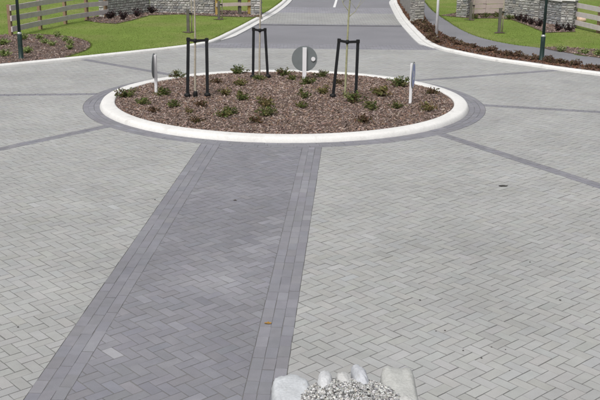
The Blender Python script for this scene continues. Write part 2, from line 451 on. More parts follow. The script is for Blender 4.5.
# road paint
lm = MB(); a, b = G(334.2, 7), G(337, -2)
d = (b-a).normalized(); n = Vector((-d.y, d.x, 0))*.05
tag(obj('lane_marking', [a-n, a+n, b+n, b-n], [(0, 1, 2, 3)][::1], 'paint', loc=(0, 0, -.009)), kind='structure')
c = G(312.5, -3.5); V = []; F = []
for k in range(40):
    t = 2*math.pi*k/40
    for r in (.13, .22): V.append((c.x+r*math.cos(t), c.y+r*5.5*math.sin(t), -.0085))
for k in range(40): F.append((2*k, 2*k+1, (2*k+3) % 80, (2*k+2) % 80))
tag(obj('road_marking', V, F, 'paint'), kind='structure')

# ------------------------------------------------------------------ roundabout island
mb = MB(); prof = [(RK, -.05), (RK, .0), (RK-.025, .050), (RK-.04, .072), (RK-.065, .083), (RI+.03, .088), (RI+.008, .083), (RI, .07), (RI, -.05)]
mb.lathe(prof, (CX, CY, 0), 180)
tag(mb.make('kerb', 'kerb', smooth=True), kind='structure')
def zm(x, y):
    r = math.hypot(x-CX, y-CY)/RI
    return .060+.09*max(0, 1-r*r)+.012*noise.noise(Vector((x*1.7, y*1.7, 0)))
V = [(CX, CY, zm(CX, CY))]; F = []; NR, NS = 16, 72
for i in range(1, NR+1):
    for k in range(NS):
        a = 2*math.pi*k/NS; x, y = CX+(RI+.005)*i/NR*math.cos(a), CY+(RI+.005)*i/NR*math.sin(a); V.append((x, y, zm(x, y)))
for k in range(NS): F.append((0, 1+k, 1+(k+1) % NS))
for i in range(NR-1):
    for k in range(NS): k2 = (k+1) % NS; F.append((1+i*NS+k, 1+(i+1)*NS+k, 1+(i+1)*NS+k2, 1+i*NS+k2))
tag(obj('mulch_bed', V, F, 'soil', smooth=True), kind='structure')
MUL = [(.24, .175, .145), (.31, .238, .205), (.18, .128, .105), (.40, .325, .29), (.125, .088, .072), (.265, .175, .13)]
def chips(name, pts, size, pal, tilt=.5):
    """flat splinters of bark lying at random"""
    V = []; F = []; C = []
    for x, y, z in pts:
        L = size*random.uniform(.5, 1.4); Wd = L*random.uniform(.25, .5); H = L*random.uniform(.1, .22)
        m = Matrix.Rotation(random.uniform(0, 6.28), 3, 'Z') @ Matrix.Rotation(random.gauss(0, tilt), 3, 'X') @ Matrix.Rotation(random.gauss(0, tilt), 3, 'Y')
        n = len(V)
        for sx, sy, sz in ((-1, -.6, 0), (1, -1, 0), (.8, 1, 0), (-1, .7, 0), (-.7, -.5, 1), (.8, -.7, 1), (.6, .7, 1), (-.9, .5, 1)):
            p = m @ Vector((sx*L/2, sy*Wd/2, sz*H)); V.append((x+p.x, y+p.y, z+p.z))
        F += [tuple(n+i for i in f) for f in ((4, 5, 6, 7), (0, 1, 5, 4), (1, 2, 6, 5), (2, 3, 7, 6), (3, 0, 4, 7))]
        C += [var(random.choice(pal), .2, .05)]*5
    return obj(name, V, F, 'chip', None, C)
pts = []
while len(pts) < 27000:
    x, y = random.uniform(-RI, RI), random.uniform(-RI, RI)
    if x*x+y*y < (RI-.02)**2: pts.append((CX+x, CY+y, zm(CX+x, CY+y)+random.uniform(-.004, .012)))
tag(chips('bark_mulch', pts, .045, MUL), 'pinkish brown bark chips covering the round traffic island', 'mulch', kind='stuff')

# ------------------------------------------------------------------ plants
GREEN = [(.095, .135, .04), (.14, .18, .055), (.07, .10, .035), (.19, .215, .08), (.15, .145, .07)]
OLIVE = [(.17, .17, .06), (.21, .185, .08), (.12, .13, .04), (.18, .13, .065)]
BROWN = [(.12, .075, .045), (.09, .06, .035), (.16, .10, .06), (.10, .10, .04)]
PALE = [(.22, .29, .085), (.30, .36, .14), (.15, .21, .055), (.36, .40, .20)]
RUSS = [(.16, .10, .07), (.11, .07, .05), (.22, .15, .11), (.15, .125, .065)]
PLUM = [(.05, .028, .035), (.08, .045, .045), (.035, .03, .03)]
def leaf(mb, base, d, L, Wd, col):
    d = d.normalized(); s = d.cross(Vector((random.gauss(0, 1), random.gauss(0, 1), random.gauss(0, 1)))).normalized()*Wd/2
    a = base; b = base+d*L*.5; t = base+d*L+Vector((0, 0, -L*.12))
    mb.add([a, b+s, t, b-s], [(0, 1, 2, 3)], col)
def bush_mesh(pal, seed, wd=.36, ht=.22, n=190, ll=.055):
    """low mounded shrub: short shoots clothed in small leaves, uneven outline"""
    random.seed(seed); mb = MB(); shoots = []
    for k in range(random.randint(14, 20)):
        a = random.uniform(0, 6.28); u = random.uniform(.25, 1.1); r = wd/2*u; h = ht*math.sqrt(max(.08, 1.15-u*u*.8))*random.uniform(.6, 1.05)
        tip = Vector((r*math.cos(a), r*math.sin(a), h)); mid = Vector((tip.x*.55, tip.y*.55, h*.5)); shoots.append((mid, tip))
        mb.tube([(0, 0, -.02), mid, tip], [.004, .003, .0015], 3, False, (.10, .07, .04))
    tone_ = {id(s_): random.choice(pal) for s_ in shoots}
    for k in range(n):
        s_ = random.choice(shoots); mid, tip = s_; t = random.uniform(.2, 1.08)
        p = (mid*2*t if t < .5 else mid.lerp(tip, (t-.5)*2))
        d = Vector((random.gauss(0, 1), random.gauss(0, 1), random.gauss(.35, .7)))
        leaf(mb, p+Vector((random.gauss(0, .018), random.gauss(0, .018), random.gauss(0, .01))), d, ll*random.uniform(.6, 1.3), ll*.55, var(tone_[id(s_)] if random.random() < .6 else random.choice(pal), .25, .08))
    return mesh('foliage', mb.V, mb.F, 'leaf', mb.C)
def tuft_mesh(pal, seed, wd=.4, ht=.35, n=70):
    random.seed(seed); mb = MB()
    for k in range(n):
        a = random.uniform(0, 6.28); r = wd/2*random.uniform(.2, 1.1); h = ht*random.uniform(.5, 1.1)
        c, s = math.cos(a), math.sin(a); wq = .011
        p0 = Vector((.03*c, .03*s, -.02)); p1 = Vector((r*.45*c, r*.45*s, h*.75)); p2 = Vector((r*c, r*s, h*random.uniform(.5, 1.)))
        sd = Vector((-s, c, 0))*wq; mb.add([p0-sd*.6, p0+sd*.6, p1+sd, p1-sd, p2], [(0, 1, 2, 3), (3, 2, 4)], var(random.choice(pal), .25, .06))
    return mesh('foliage', mb.V, mb.F, 'leaf', mb.C)
BM = {k: [bush_mesh(p, 100+i*7+hash_, *a) for i in range(4)] for k, p, hash_, a in
      (('green', GREEN+OLIVE[:1], 1, (.38, .17, 420, .045)), ('wide', GREEN+BROWN[:1], 2, (.56, .18, 600, .045)), ('olive', OLIVE, 3, (.38, .17, 230)), ('brown', BROWN, 4, (.32, .12, 150)), ('mix', GREEN+OLIVE, 5, (.36, .19, 320)), ('plum', PLUM, 6, (.32, .22, 260)),
       ('pale', PALE, 7, (.42, .24, 300, .07)), ('russet', RUSS, 8, (.50, .22, 420, .07)))}
random.seed(21); pcount = 0
def plant(name, kind, loc, label, group, s=1., cat='shrub'):
    global pcount
    o = link(name, BM[kind][pcount % len(BM[kind])], None, loc, pcount*2.4); o.scale = (s, s, s*random.uniform(.9, 1.1)); pcount += 1
    return tag(o, label, cat, group)
ISL = 'low shrubs planted on the roundabout'
isl = [
 (128, 97, 'wide', 1.0, 'dark green shrub at the leftmost end of the round island, biggest there'),
 (143, 104.5, 'green', .75, 'small green shrub just right of the biggest shrub at the island’s left end'),
 (178, 77.5, 'wide', .85, 'spreading green shrub at the far kerb between left sign and left staked tree'),
 (163, 96, 'green', .85, 'green shrub at the foot of the left sign post'),
 (174, 107, 'green', .8, 'bright green shrub below the left sign post, nearer the camera'),
 (189, 113, 'olive', .6, 'faint olive tuft in front of the left staked tree'),
 (226, 95.5, 'olive', .85, 'thin olive shrub just right of the left staked tree'),
 (243, 100, 'mix', .8, 'olive green shrub in the gap between left and middle staked trees'),
 (240, 86, 'olive', 1.0, 'flat olive shrub before the left foot of the middle tree’s stakes'),
 (238, 74, 'wide', .85, 'spreading green shrub on the far kerb left of the middle staked tree'),
 (260, 80, 'green', .7, 'small green shrub at the foot of the middle staked tree'),
 (231, 115, 'green', 1.0, 'green shrub on the island’s front left, below the thin olive one'),
 (224, 117, 'mix', .8, 'lower left of two touching shrubs on the island’s front left'),
 (265, 107, 'olive', 1.0, 'tall yellowish brown shrub left of centre, behind a green one'),
 (266, 116, 'green', 1.05, 'green shrub in front of the tall yellowish brown one left of centre'),
 (257, 123, 'brown', 1.0, 'brown withered shrub nearest the front kerb left of centre'),
 (284, 75.5, 'wide', .9, 'dark spreading shrub at the far kerb left of the grey disc sign'),
 (292, 80.5, 'mix', .7, 'small mixed green shrub left of the grey disc sign’s post'),
 (196, 122, 'brown', .9, 'brown withered shrub at the front kerb below the left staked tree'),
 (200, 106, 'brown', .8, 'small brown shrub at the foot of the left staked tree'),
 (153, 112, 'brown', .7, 'tiny brown shrub near the front left kerb'),
 (307, 84.5, 'green', .85, 'green shrub right in front of the grey disc sign'),
 (322, 77, 'wide', .7, 'green shrub at the far kerb right of the grey disc sign'),
 (304, 98, 'mix', .8, 'mixed green shrub in the middle of the island'),
 (302, 108, 'mix', .75, 'small mixed green shrub, nearer the camera than the mid island one'),
 (323, 93.5, 'olive', .85, 'olive shrub just left of the right staked tree'),
 (353, 102, 'wide', .85, 'dense green shrub at the foot of the right staked tree'),
 (373, 109.5, 'green', .95, 'green shrub in front and right of the right staked tree'),
 (380, 96, 'olive', 1.3, 'tall loose olive shrub right of the right staked tree'),
 (400, 86.5, 'wide', 1.0, 'dark spreading shrub behind the white post with blue disc'),
 (397, 108, 'mix', .85, 'mixed green shrub left below the post with the blue disc'),
 (427, 111, 'olive', .8, 'low olive shrub near the island’s right end'),
 (363, 122.5, 'brown', 1.0, 'brown withered shrub near the front kerb, right of centre'),
 (432, 94, 'brown', .9, 'brown shrub at the far right kerb, past the blue disc'),
 (338, 84, 'brown', .9, 'brown shrub behind the left stake of the right tree'),
 (215, 83, 'brown', .8, 'brown shrub behind the right stake of the left tree'),
]
def on_island(u, v):
    p = G(u, v, .13)
    for _ in range(4): p = G(u, v, zm(p.x, p.y))
    return p
for u, v, kind, s, lab in isl: plant('low_shrub', kind, on_island(u, v), lab.replace('’', "'"), ISL, s*random.uniform(.85, 1.1))

# ------------------------------------------------------------------ staked trees on the island
def staked_tree(base, trunk_px, stakes_px, which, barkmat, seed, fork_v, guard=False):
    random.seed(seed)
    b = on_island(*base); Y = b.y
    t = thing('young_tree', b, f'slender bare young tree tied between black stakes, {which} of three on the island', 'tree', 'young trees on the island')
    pts = [Vector((0, 0, -.05)), Vector((0, 0, .02))]
    for u, v in trunk_px: pts.append(AT(u, v, Y)-b)
    d = (pts[-1]-pts[2]).normalized()
    for k in range(3): pts.append(pts[-1]+(d+Vector((random.gauss(0, .05), random.gauss(0, .05), .1)))*.42)
    rad = [.024-.0165*i/(len(pts)-1) for i in range(len(pts))]
    m = MB(); m.tube(pts, rad, 8); m.make('trunk', barkmat, t, True)
    fork = AT(trunk_px[0][0], fork_v, Y).z-b.z; top = pts[-1]
    def along(z):
        for i in range(len(pts)-1):
            if pts[i].z <= z <= pts[i+1].z: return pts[i].lerp(pts[i+1], (z-pts[i].z)/(pts[i+1].z-pts[i].z+1e-6))
        return pts[-1]
    z = fork; k = 0
    while z < top.z-.1:
        p = along(z); a = k*2.4+(0 if seed % 2 else 3.1); L = random.uniform(.35, .6)
        e = p+Vector((math.cos(a)*.55, math.sin(a)*.35, .72))*L; mid = p.lerp(e, .5)+Vector((math.cos(a)*.03, 0, -.02))
        m = MB(); m.tube([p, mid, e], [.008, .0055, .002], 5)
        for j in range(3):
            s0 = mid.lerp(e, random.uniform(0, .8)); m.tube([s0, s0+Vector((random.gauss(0, .1), random.gauss(0, .1), .16))], [.0035, .0012], 4)
        m.make('branch', barkmat, t, True); z += random.uniform(.1, .2); k += 1
    if guard:
        m = MB(); m.lathe([(.026, -.02), (.045, .0), (.04, .09), (.030, .12), (.026, .12)], seg=10); m.make('trunk_guard', 'rubber', t, True)
    s = thing('tree_support', b, f'pair of black stakes with rubber tie holding the {which} island tree', 'tree stakes', 'black stake pairs on the island')
    tops = []
    for (ub, vb, ut, vt) in stakes_px:
        g = AT(ub, vb, Y+.02); g.z = zm(g.x, g.y)-.06; g2 = AT(ut, vt, Y+.02)
        m = MB(); m.bar(g-b, g2-b, .055, .055); m.make('stake', 'blackstake', s); tops.append(g2-b)
        gg = g-b; m = MB(); m.lathe([(.0, .05), (.05, .05), (.062, .1), (.05, .13), (0.02, .14)], (gg.x, gg.y-.01, gg.z), 8); m.make('stake_base_clip', 'rubber', s, True)
    mid = along((tops[0].z+tops[1].z)/2-.05); mid = mid+Vector((0, -.03, 0))
    for tp in tops:
        m = MB(); a = tp+Vector((0, -.034, -.035)); m.bar(a, mid, .012, .048); m.make('tie', 'rubber', s)
        m = MB(); m.box(tp+Vector((0, 0, -.035)), (.068, .068, .055)); m.make('tie_loop', 'rubber', s)
    m = MB(); m.lathe([(.012, -.04), (.034, -.03), (.034, .03), (.012, .04)], (mid.x, mid.y+.02, mid.z), 8); m.make('tie_knot', 'rubber', s, True)
staked_tree((195.5, 97), [(195, 70), (195.2, 38), (194.5, 0)], [(187.5, 98, 188.3, 37.5), (207.5, 98, 206.6, 38)], 'left', 'bark', 3, -4, True)
staked_tree((259.5, 78), [(259.5, 55), (260, 25), (260.5, 0)], [(253.0, 79, 253.6, 27.5), (268, 79, 265, 28)], 'middle', 'bark', 4, -10)
staked_tree((345, 98), [(345.6, 80), (347.4, 40), (348.5, 18), (350, 0)], [(332.7, 97, 339.2, 38.5), (355.6, 97, 358, 39.5)], 'right', 'greenbark', 5, 17)

# ------------------------------------------------------------------ disc signs
def disc_sign(px, top_v, label, face_deg, r=.265, zc=None, shift=0):
    b = on_island(*px); h = AT(px[0], top_v, b.y).z-b.z
    t = thing('traffic_sign', b, label, 'sign', 'round signs on the island')
    a = R(face_deg); fx, fy = math.cos(a), math.sin(a)        # direction the face looks: outward
    m = MB(); m.box((0, 0, h/2-.1), (.05, .085, h+.2), a); m.make('post', 'white', t)
    zc = h-.24 if zc is None else zc; th_ = .012
    def disc(x0, x1, rr, mat, name):
        mm = MB(); V = []; n = 40
        for x in (x0, x1):
            for k in range(n):
                q_ = 2*math.pi*k/n; u_, w_ = shift+rr*math.cos(q_), rr*math.sin(q_)
                V.append((fx*x-fy*u_, fy*x+fx*u_, zc+w_))
        mm.add(V, [tuple(reversed(range(n))), tuple(range(n, 2*n))]+[(k, (k+1) % n, n+(k+1) % n, n+k) for k in range(n)]); return mm.make(name, mat, t)
    d = disc(.026, .038, r, 'grey', 'disc'); disc(.0385, .0395, r*.93, 'white', 'rim'); disc(.040, .0405, r*.86, 'blue', 'face')
    arrow = [(-.02, .13), (.03, .13), (.03, -.02), (.03, -.02), (.075, .03), (.11, -.005), (.0, -.13), (-.11, -.005), (-.07, .03), (-.02, -.02)]
    ar = [(.707*(x_-y_), .707*(x_+y_)) for x_, y_ in arrow]
    V = [(fx*.0415-fy*(x_+shift), fy*.0415+fx*(x_+shift), zc+y_) for x_, y_ in ar]
    T = geometry.tessellate_polygon([[Vector((x_, y_, 0)) for x_, y_ in ar]])
    obj('arrow', V, [tuple(q_) for q_ in T], 'white', t)
    return t, (fx, fy, zc)
disc_sign((156.3, 92.5), 55, 'white sign post with round disc seen edge-on at the left of the island', 179, .24, .53)
t, (fx, fy, zc) = disc_sign((304.3, 79.5), 47.5, 'grey back of a round sign on a white post at the far kerb', 92, .272, .44)
m = MB(); pc = Vector((.185, .02, zc)); V = [(pc.x+.045*math.cos(k*math.pi/8), pc.y, pc.z+.045*math.sin(k*math.pi/8)) for k in range(16)]
m.add(V+[(x, y-.016, z) for x, y, z in V], [tuple(range(16, 32))]+[(k, (k+1) % 16, 16+(k+1) % 16, 16+k) for k in range(16)]); m.make('reflector', 'white', t)
disc_sign((410.3, 103), 63.5, 'white sign post with narrow blue disc at the right end of the island', -14, .25, .53)

# ------------------------------------------------------------------ beds, footpath and lawn details behind the kerbs
def PX(l, z=ZB): return [G(u, v, z) for u, v in l]
kback = lambda line, d, y0, y1, x0=-99, x1=99: [p for p in offset_line(line, d) if y0 <= p.y <= y1 and x0 <= p.x <= x1]
left_edge = [Vector(p[:2]) for p in PX([(66, 57.5), (76, 54), (86, 50.3), (90.5, 46.5), (89, 42.5), (76, 38), (52, 35), (28, 34.5), (0, 35)])]
kb = [p for p in offset_line(KL, .147) if p.x < left_edge[0].x and p.x > -13]
bedL = [tuple(p) for p in kb]+[tuple(p) for p in smooth_line(left_edge, 4)]+[(-11.5, 27.5), (-13, 25)]
sheet('mulch_bed', bedL, ZB+.012, 'soil')
path_in = [Vector(p[:2]) for p in PX([(600, 66.5), (570, 62.5), (540, 58.5), (510, 53.5), (475, 46), (455, 40), (440, 32), (430, 24), (425, 17), (420, 4)])]
path_out = [Vector(p[:2]) for p in PX([(600, 57.5), (570, 52.8), (540, 48), (510, 44.2), (480, 37.5), (460, 29), (445, 19.5), (433, 11), (426, 3), (422, -3)])]
path_in = [Vector((30, 20.4)), Vector((12, 20.8))]+path_in+[Vector((5.2, 46)), Vector((6.5, 64))]; path_out = [Vector((30, 22.4)), Vector((12, 22.9))]+path_out+[Vector((6.7, 47)), Vector((8.0, 64))]
path_in = smooth_line(path_in, 5); path_out = smooth_line(path_out, 5)
pathP = [tuple(p) for p in path_in]+[tuple(p) for p in reversed(path_out)]
sheet('footpath', pathP, ZB+.006, 'path')
kbr = [p for p in offset_line(KR, -.147) if p.x < 13 and p.y < 45]
bedR = [tuple(p) for p in kbr]+[tuple(p) for p in reversed([p for p in path_in if p.x < 13 and p.y < 46])]
sheet('mulch_bed', bedR, ZB+.012, 'soil')
bedR2 = [tuple(p[:2]) for p in PX([(541, 47.6), (560, 47), (600, 50)])]+[(10.5, 26.5), (10.5, 23.6)]+[tuple(p[:2]) for p in PX([(600, 58.4), (570, 53.6), (550, 50.2)])]
sheet('mulch_bed', bedR2, ZB+.014, 'soil')
bedWL = [tuple(p[:2]) for p in PX([(84, 20.5), (100, 23), (116, 24), (132, 20.5), (150, 15.5), (180, 14.5), (215, 16.5), (240, 17), (262, 17.5), (262, 12), (215, 10), (150, 9), (107, 15), (88, 18)])]
sheet('mulch_bed', bedWL, ZB+.012, 'soil')
bedWR = [tuple(p[:2]) for p in PX([(440, 15.5), (470, 18.5), (500, 18.5), (512, 20), (528, 26), (545, 33), (575, 32), (574, 25), (540, 18), (505, 13), (456, 13)])]
sheet('mulch_bed', bedWR, ZB+.012, 'soil')
def scatter(poly, n, z, ymin=21, ymax=44):
    xs = [p[0] for p in poly]; ys = [p[1] for p in poly]; out = []
    x0, x1, y0, y1 = max(min(xs), -11), min(max(xs), 11.5), max(min(ys), ymin), min(max(ys), ymax)
    for _ in range(n*40):
        if len(out) >= n: break
        x, y = random.uniform(x0, x1), random.uniform(y0, y1)
        if inside(poly, x, y): out.append((x, y, z+random.uniform(0, .012)))
    return out
random.seed(77)
MULR = [(.16, .085, .055), (.11, .06, .04), (.20, .12, .08), (.09, .05, .035)]
tag(chips('bark_mulch', scatter(bedL, 6500, ZB+.012), .05, MUL), 'pinkish brown bark chips in the bed round the left lamp post', 'mulch', kind='stuff')
tag(chips('bark_mulch', scatter(bedR, 5000, ZB+.012), .07, MULR), 'dark russet bark chips along the right kerb and footpath', 'mulch', kind='stuff')
tag(chips('bark_mulch', scatter(bedR2, 1200, ZB+.014), .065, MUL), 'brown bark chips in the small bed beyond the footpath', 'mulch', kind='stuff')
tag(chips('bark_mulch', scatter(bedWL, 1500, ZB+.012), .065, MUL), 'pinkish bark chips along the foot of the left stone wall', 'mulch', kind='stuff')
tag(chips('bark_mulch', scatter(bedWR, 1500, ZB+.012), .065, MUL), 'pinkish bark chips along the foot of the right stone wall', 'mulch', kind='stuff')
# grass blades
def grass(poly, holes, n, label, seed):
    random.seed(seed); V = []; F = []; C = []; k = 0
    G1 = [(.17, .235, .052), (.185, .245, .06), (.15, .21, .045), (.21, .245, .075)]
    tries = 0
    while k < n and tries < n*6:
        tries += 1
        y = 21.5+24*random.random()**1.3; x = random.uniform(-1, 1)*(y*.36+.6)
        if not inside(poly, x, y) or any(inside(h, x, y) for h in holes): continue
        h = random.uniform(.006, .016); a = random.uniform(0, 6.28); wq = .009; lx, ly = random.gauss(0, .02), random.gauss(0, .02)
        i = len(V); V += [(x-wq*math.cos(a), y-wq*math.sin(a), ZB-.003), (x+wq*math.cos(a), y+wq*math.sin(a), ZB-.003), (x+lx, y+ly, ZB+h)]
        F.append((i, i+1, i+2)); C.append(var(random.choice(G1), .15, .05)); k += 1
    for (x, y) in edge_pts[seed]:                    # longer unmown blades against kerb, path and bed edges
        for _ in range(3):
            x1, y1 = x+random.gauss(0, .02), y+random.gauss(0, .02); h = random.uniform(.02, .055); a = random.uniform(0, 6.28); wq = .006
            i = len(V); V += [(x1-wq*math.cos(a), y1-wq*math.sin(a), ZB-.003), (x1+wq*math.cos(a), y1+wq*math.sin(a), ZB-.003), (x1+random.gauss(0, .02), y1+random.gauss(0, .02), ZB+h)]
            F.append((i, i+1, i+2)); C.append(var(random.choice(G1), .15, .05))
    tag(obj('grass', V, F, 'blade', None, C), label, 'grass', kind='stuff')
def along_edge(line, step=.03):
    out = []
    for a_, b_ in zip(line[:-1], line[1:]):
        a_, b_ = Vector(a_[:2]), Vector(b_[:2]); n_ = max(1, int((b_-a_).length/step))
        out += [tuple(a_.lerp(b_, k/n_)) for k in range(n_)]
    return out
edge_pts = {5: along_edge([p for p in offset_line(KL, .165) if 21 < p.y < 42 and p.x > bedL[len(kb)-1][0]])+along_edge(smooth_line(left_edge, 4))+along_edge(bedWL[:9]),
            6: along_edge([p for p in path_out if p.x < 8.6 and p.y < 44])+along_edge(bedWR[:7])}
grass([p for p in lawnL if p[1] < 200], [bedL, bedWL], 60000, 'short mown grass of the left lawn', 5)
grass([p for p in lawnR if p[1] < 200], [bedR, bedR2, bedWR, pathP], 50000, 'short mown grass of the right lawn', 6)

# plants in those beds
random.seed(31)
GL = 'pale tussocks in the left bed'
zb = ZB+.01
for u, v, s, lab in [
 (3, 45, 1.2, 'pale green tussock cut by the left picture edge, the farther of two'), (5, 56, 1.1, 'pale green tussock cut by the left picture edge, the nearer of two'),
 (28, 53, 1.1, 'pale green tussock just right of the left lamp post base'), (24, 40, 1.0, 'pale green tussock behind the left lamp post, below the first fence bay'),
 (40, 39, 1.0, 'pale tussock below the second post of the left rail fence'), (45, 43.5, .9, 'pale tussock in the middle of the left bed, leftmost of a pair'),
 (52, 46, .9, 'pale tussock in the middle of the left bed, rightmost of a pair'), (57, 37, .9, 'pale flowering tussock at the back edge of the left bed'),
 (65, 41, .9, 'pale tussock near the rounded end of the left bed, farthest of three'), (70, 44.5, .8, 'pale tussock near the rounded end of the left bed, middle of three'),
 (70, 49, .8, 'pale tussock near the rounded end of the left bed, nearest of three')]:
    plant('tussock', 'pale', G(u, v, zb), lab, GL, s*.72, 'plant')
ords = ['first', 'second', 'third', 'fourth', 'fifth', 'sixth', 'seventh', 'eighth', 'ninth', 'tenth', 'eleventh', 'twelfth', 'thirteenth', 'fourteenth', 'fifteenth', 'sixteenth', 'seventeenth', 'eighteenth', 'nineteenth', 'twentieth']
GR = 'russet tussocks in the kerbside bed'
front = [(445, 42), (452, 44.5), (459, 48), (466, 49.5), (474, 51), (482, 55), (490, 54.5), (498, 57), (507, 59.5), (517, 60), (527, 62), (537, 63.5), (549, 65.5), (561, 67), (574, 69), (588, 71), (598, 72)]
for i, (u, v) in enumerate(front):
    plant('tussock', 'russet', G(u, v-3.2, zb), f'russet tussock along the right kerb, {ords[i]} to the right of the white pole', GR, random.uniform(.4, .75), 'plant')
pill = [(414, 25), (418, 27), (422, 30), (426, 33), (419, 24.5), (424, 27), (428, 30.5), (432, 36), (430, 40), (434, 43)]
for i, (u, v) in enumerate(pill):
    plant('tussock', 'russet', G(u+2.2, v-.6, zb), f'russet tussock massed between the striped stone pillar and the white pole, {ords[i]} from the pillar', GR, random.uniform(.6, .85), 'plant')
for (u, v, lab) in [(111, 18.5, 'leftmost'), (123.5, 19.5, 'second'), (138, 16.5, 'third'), (152, 13, 'rightmost')]:
    plant('dark_shrub', 'plum', G(u, v, zb), f'dark plum shrub at the foot of the left stone wall, {lab} of four', 'dark shrubs below the left wall', 1.2)
for i, (u, v, kd) in enumerate([(511, 19, 'green'), (518.5, 21, 'plum'), (524, 22.5, 'plum'), (531, 24.5, 'plum'), (539.5, 26.5, 'plum'), (558, 31, 'plum'), (569.5, 31, 'plum')]):
    plant('dark_shrub', kd, G(u, v, zb), f'dark shrub at the foot of the right stone wall, {ords[i]} from the left', 'dark shrubs below the right wall', 1.1)
for (u, v, lab) in [(583, 54, 'bright tuft in the small bed above the right footpath'), (560, 51.5, 'left tuft in the small bed above the right footpath'), (597, 55.5, 'rightmost tuft in the small bed above the right footpath')]:
    plant('tussock', 'pale', G(u, v, zb), lab, 'tufts in the small right bed', .7, 'plant')
for (u, v, lab) in [(474, 18, 'left'), (486, 17.5, 'middle'), (497, 17, 'right')]:
    plant('dark_shrub', 'wide', G(u, v, zb), f'low green shrub below the pink board fence, {lab} of three', 'low shrubs below the board fence', .9)

# ------------------------------------------------------------------ lamp posts, white pole
def lamp_post(u, v, label):
    b = G(u, v, ZB); t = thing('lamp_post', b, label, 'lamp post', 'dark green lamp posts')
    m = MB(); m.lathe([(0.001, -.1), (.10, -.1), (.10, .012), (.075, .02), (.060, .035), (.056, .30), (.056, .60), (.05, .62)], seg=20); m.make('base_sleeve', 'lamp', t, True)
    m = MB(); m.lathe([(.051, .60), (.055, .61), (.055, .64), (.04, .655)], seg=20); m.make('collar', 'galv', t, True)
    m = MB(); m.tube([(0, 0, .6), (0, 0, 2.2), (0, 0, 4.2)], [.038, .034, .030], 16); m.make('pole', 'lamp', t, True)
    m = MB(); m.box((0, -.052, .42), (.07, .012, .16)); m.make('access_door', 'lamp', t)
    m = MB(); m.lathe([(.03, 4.15), (.09, 4.2), (.17, 4.55), (.15, 4.56)], seg=20); m.make('lantern_glass', 'glass', t, True)
    m = MB(); m.lathe([(.15, 4.55), (.27, 4.56), (.2, 4.66), (.05, 4.76), (.0, 4.77)], seg=20); m.make('lantern_hood', 'lamp', t, True)
lamp_post(21.3, 59, 'dark green lamp post in the mulch bed at the left edge')
lamp_post(541.3, 61, 'dark green lamp post between kerb and footpath on the right')
b = G(436.3, 37.5, ZB); t = thing('marker_pole', b, 'slim white pole standing in the russet bed beside the right kerb', 'pole')
m = MB(); m.tube([(0, 0, -.1), (0, 0, 2.7)], [.043, .036], 14); m.make('pole', 'white', t, True)
m = MB(); m.lathe([(.05, -.02), (.075, -.02), (.07, .03), (.05, .035)], seg=14); m.make('base_collar', 'white', t, True)

# ------------------------------------------------------------------ lawn trees with a single dark stake
def lawn_tree(u, v, top_v, label, tree=True):
    b = G(u, v, ZB); h = AT(u, top_v, b.y).z-b.z
    s = thing('tree_stake', b, 'dark square stake of '+label, 'stake', 'dark stakes on the lawns')
    m = MB(); m.bar((0, 0, -.2), (.0, 0, h), .085, .085); m.make('stake', 'darkstake', s)
    m = MB(); m.box((.05, .02, h-.12), (.15, .10, .035)); m.make('tie', 'rubber', s)
    V = []; n = 18
    for k in range(n): q_ = 2*math.pi*k/n; r = .17*(1+.25*math.sin(3*q_+u)); V.append((r*math.cos(q_), r*.8*math.sin(q_), .016))
    obj('soil_patch', [(0, 0, .03)]+V, [(0, 1+k, 1+(k+1) % n) for k in range(n)], 'soil', s)
    t = thing('young_tree', b+Vector((.1, .04, 0)), 'thin bare sapling beside '+label, 'tree', 'bare saplings on the lawns')
    m = MB(); m.tube([(0, 0, -.05), (.01, 0, .6), (0, .01, 1.4), (.02, 0, 2.3)], [.02, .018, .013, .005], 8); m.make('trunk', 'bark', t, True)
    for k in range(6):
        a = k*2.4; z = 1.25+.14*k; p = Vector((0, .01, z)); m = MB()
        m.tube([p, p+Vector((math.cos(a)*.18, math.sin(a)*.18, .22)), p+Vector((math.cos(a)*.28, math.sin(a)*.28, .5))], [.007, .005, .002], 5); m.make('branch', 'bark', t, True)
lawn_tree(188.3, 32.5, 9.5, 'the left lawn nearest the kerb, in front of the stone wall')
lawn_tree(219, 19.5, 1, 'the left lawn beside the yellow post of the rail fence')
lawn_tree(470.3, 20, 2, 'the right lawn beside the yellow post of the board fence')
lawn_tree(499, 33, 8, 'the right lawn nearest the footpath')

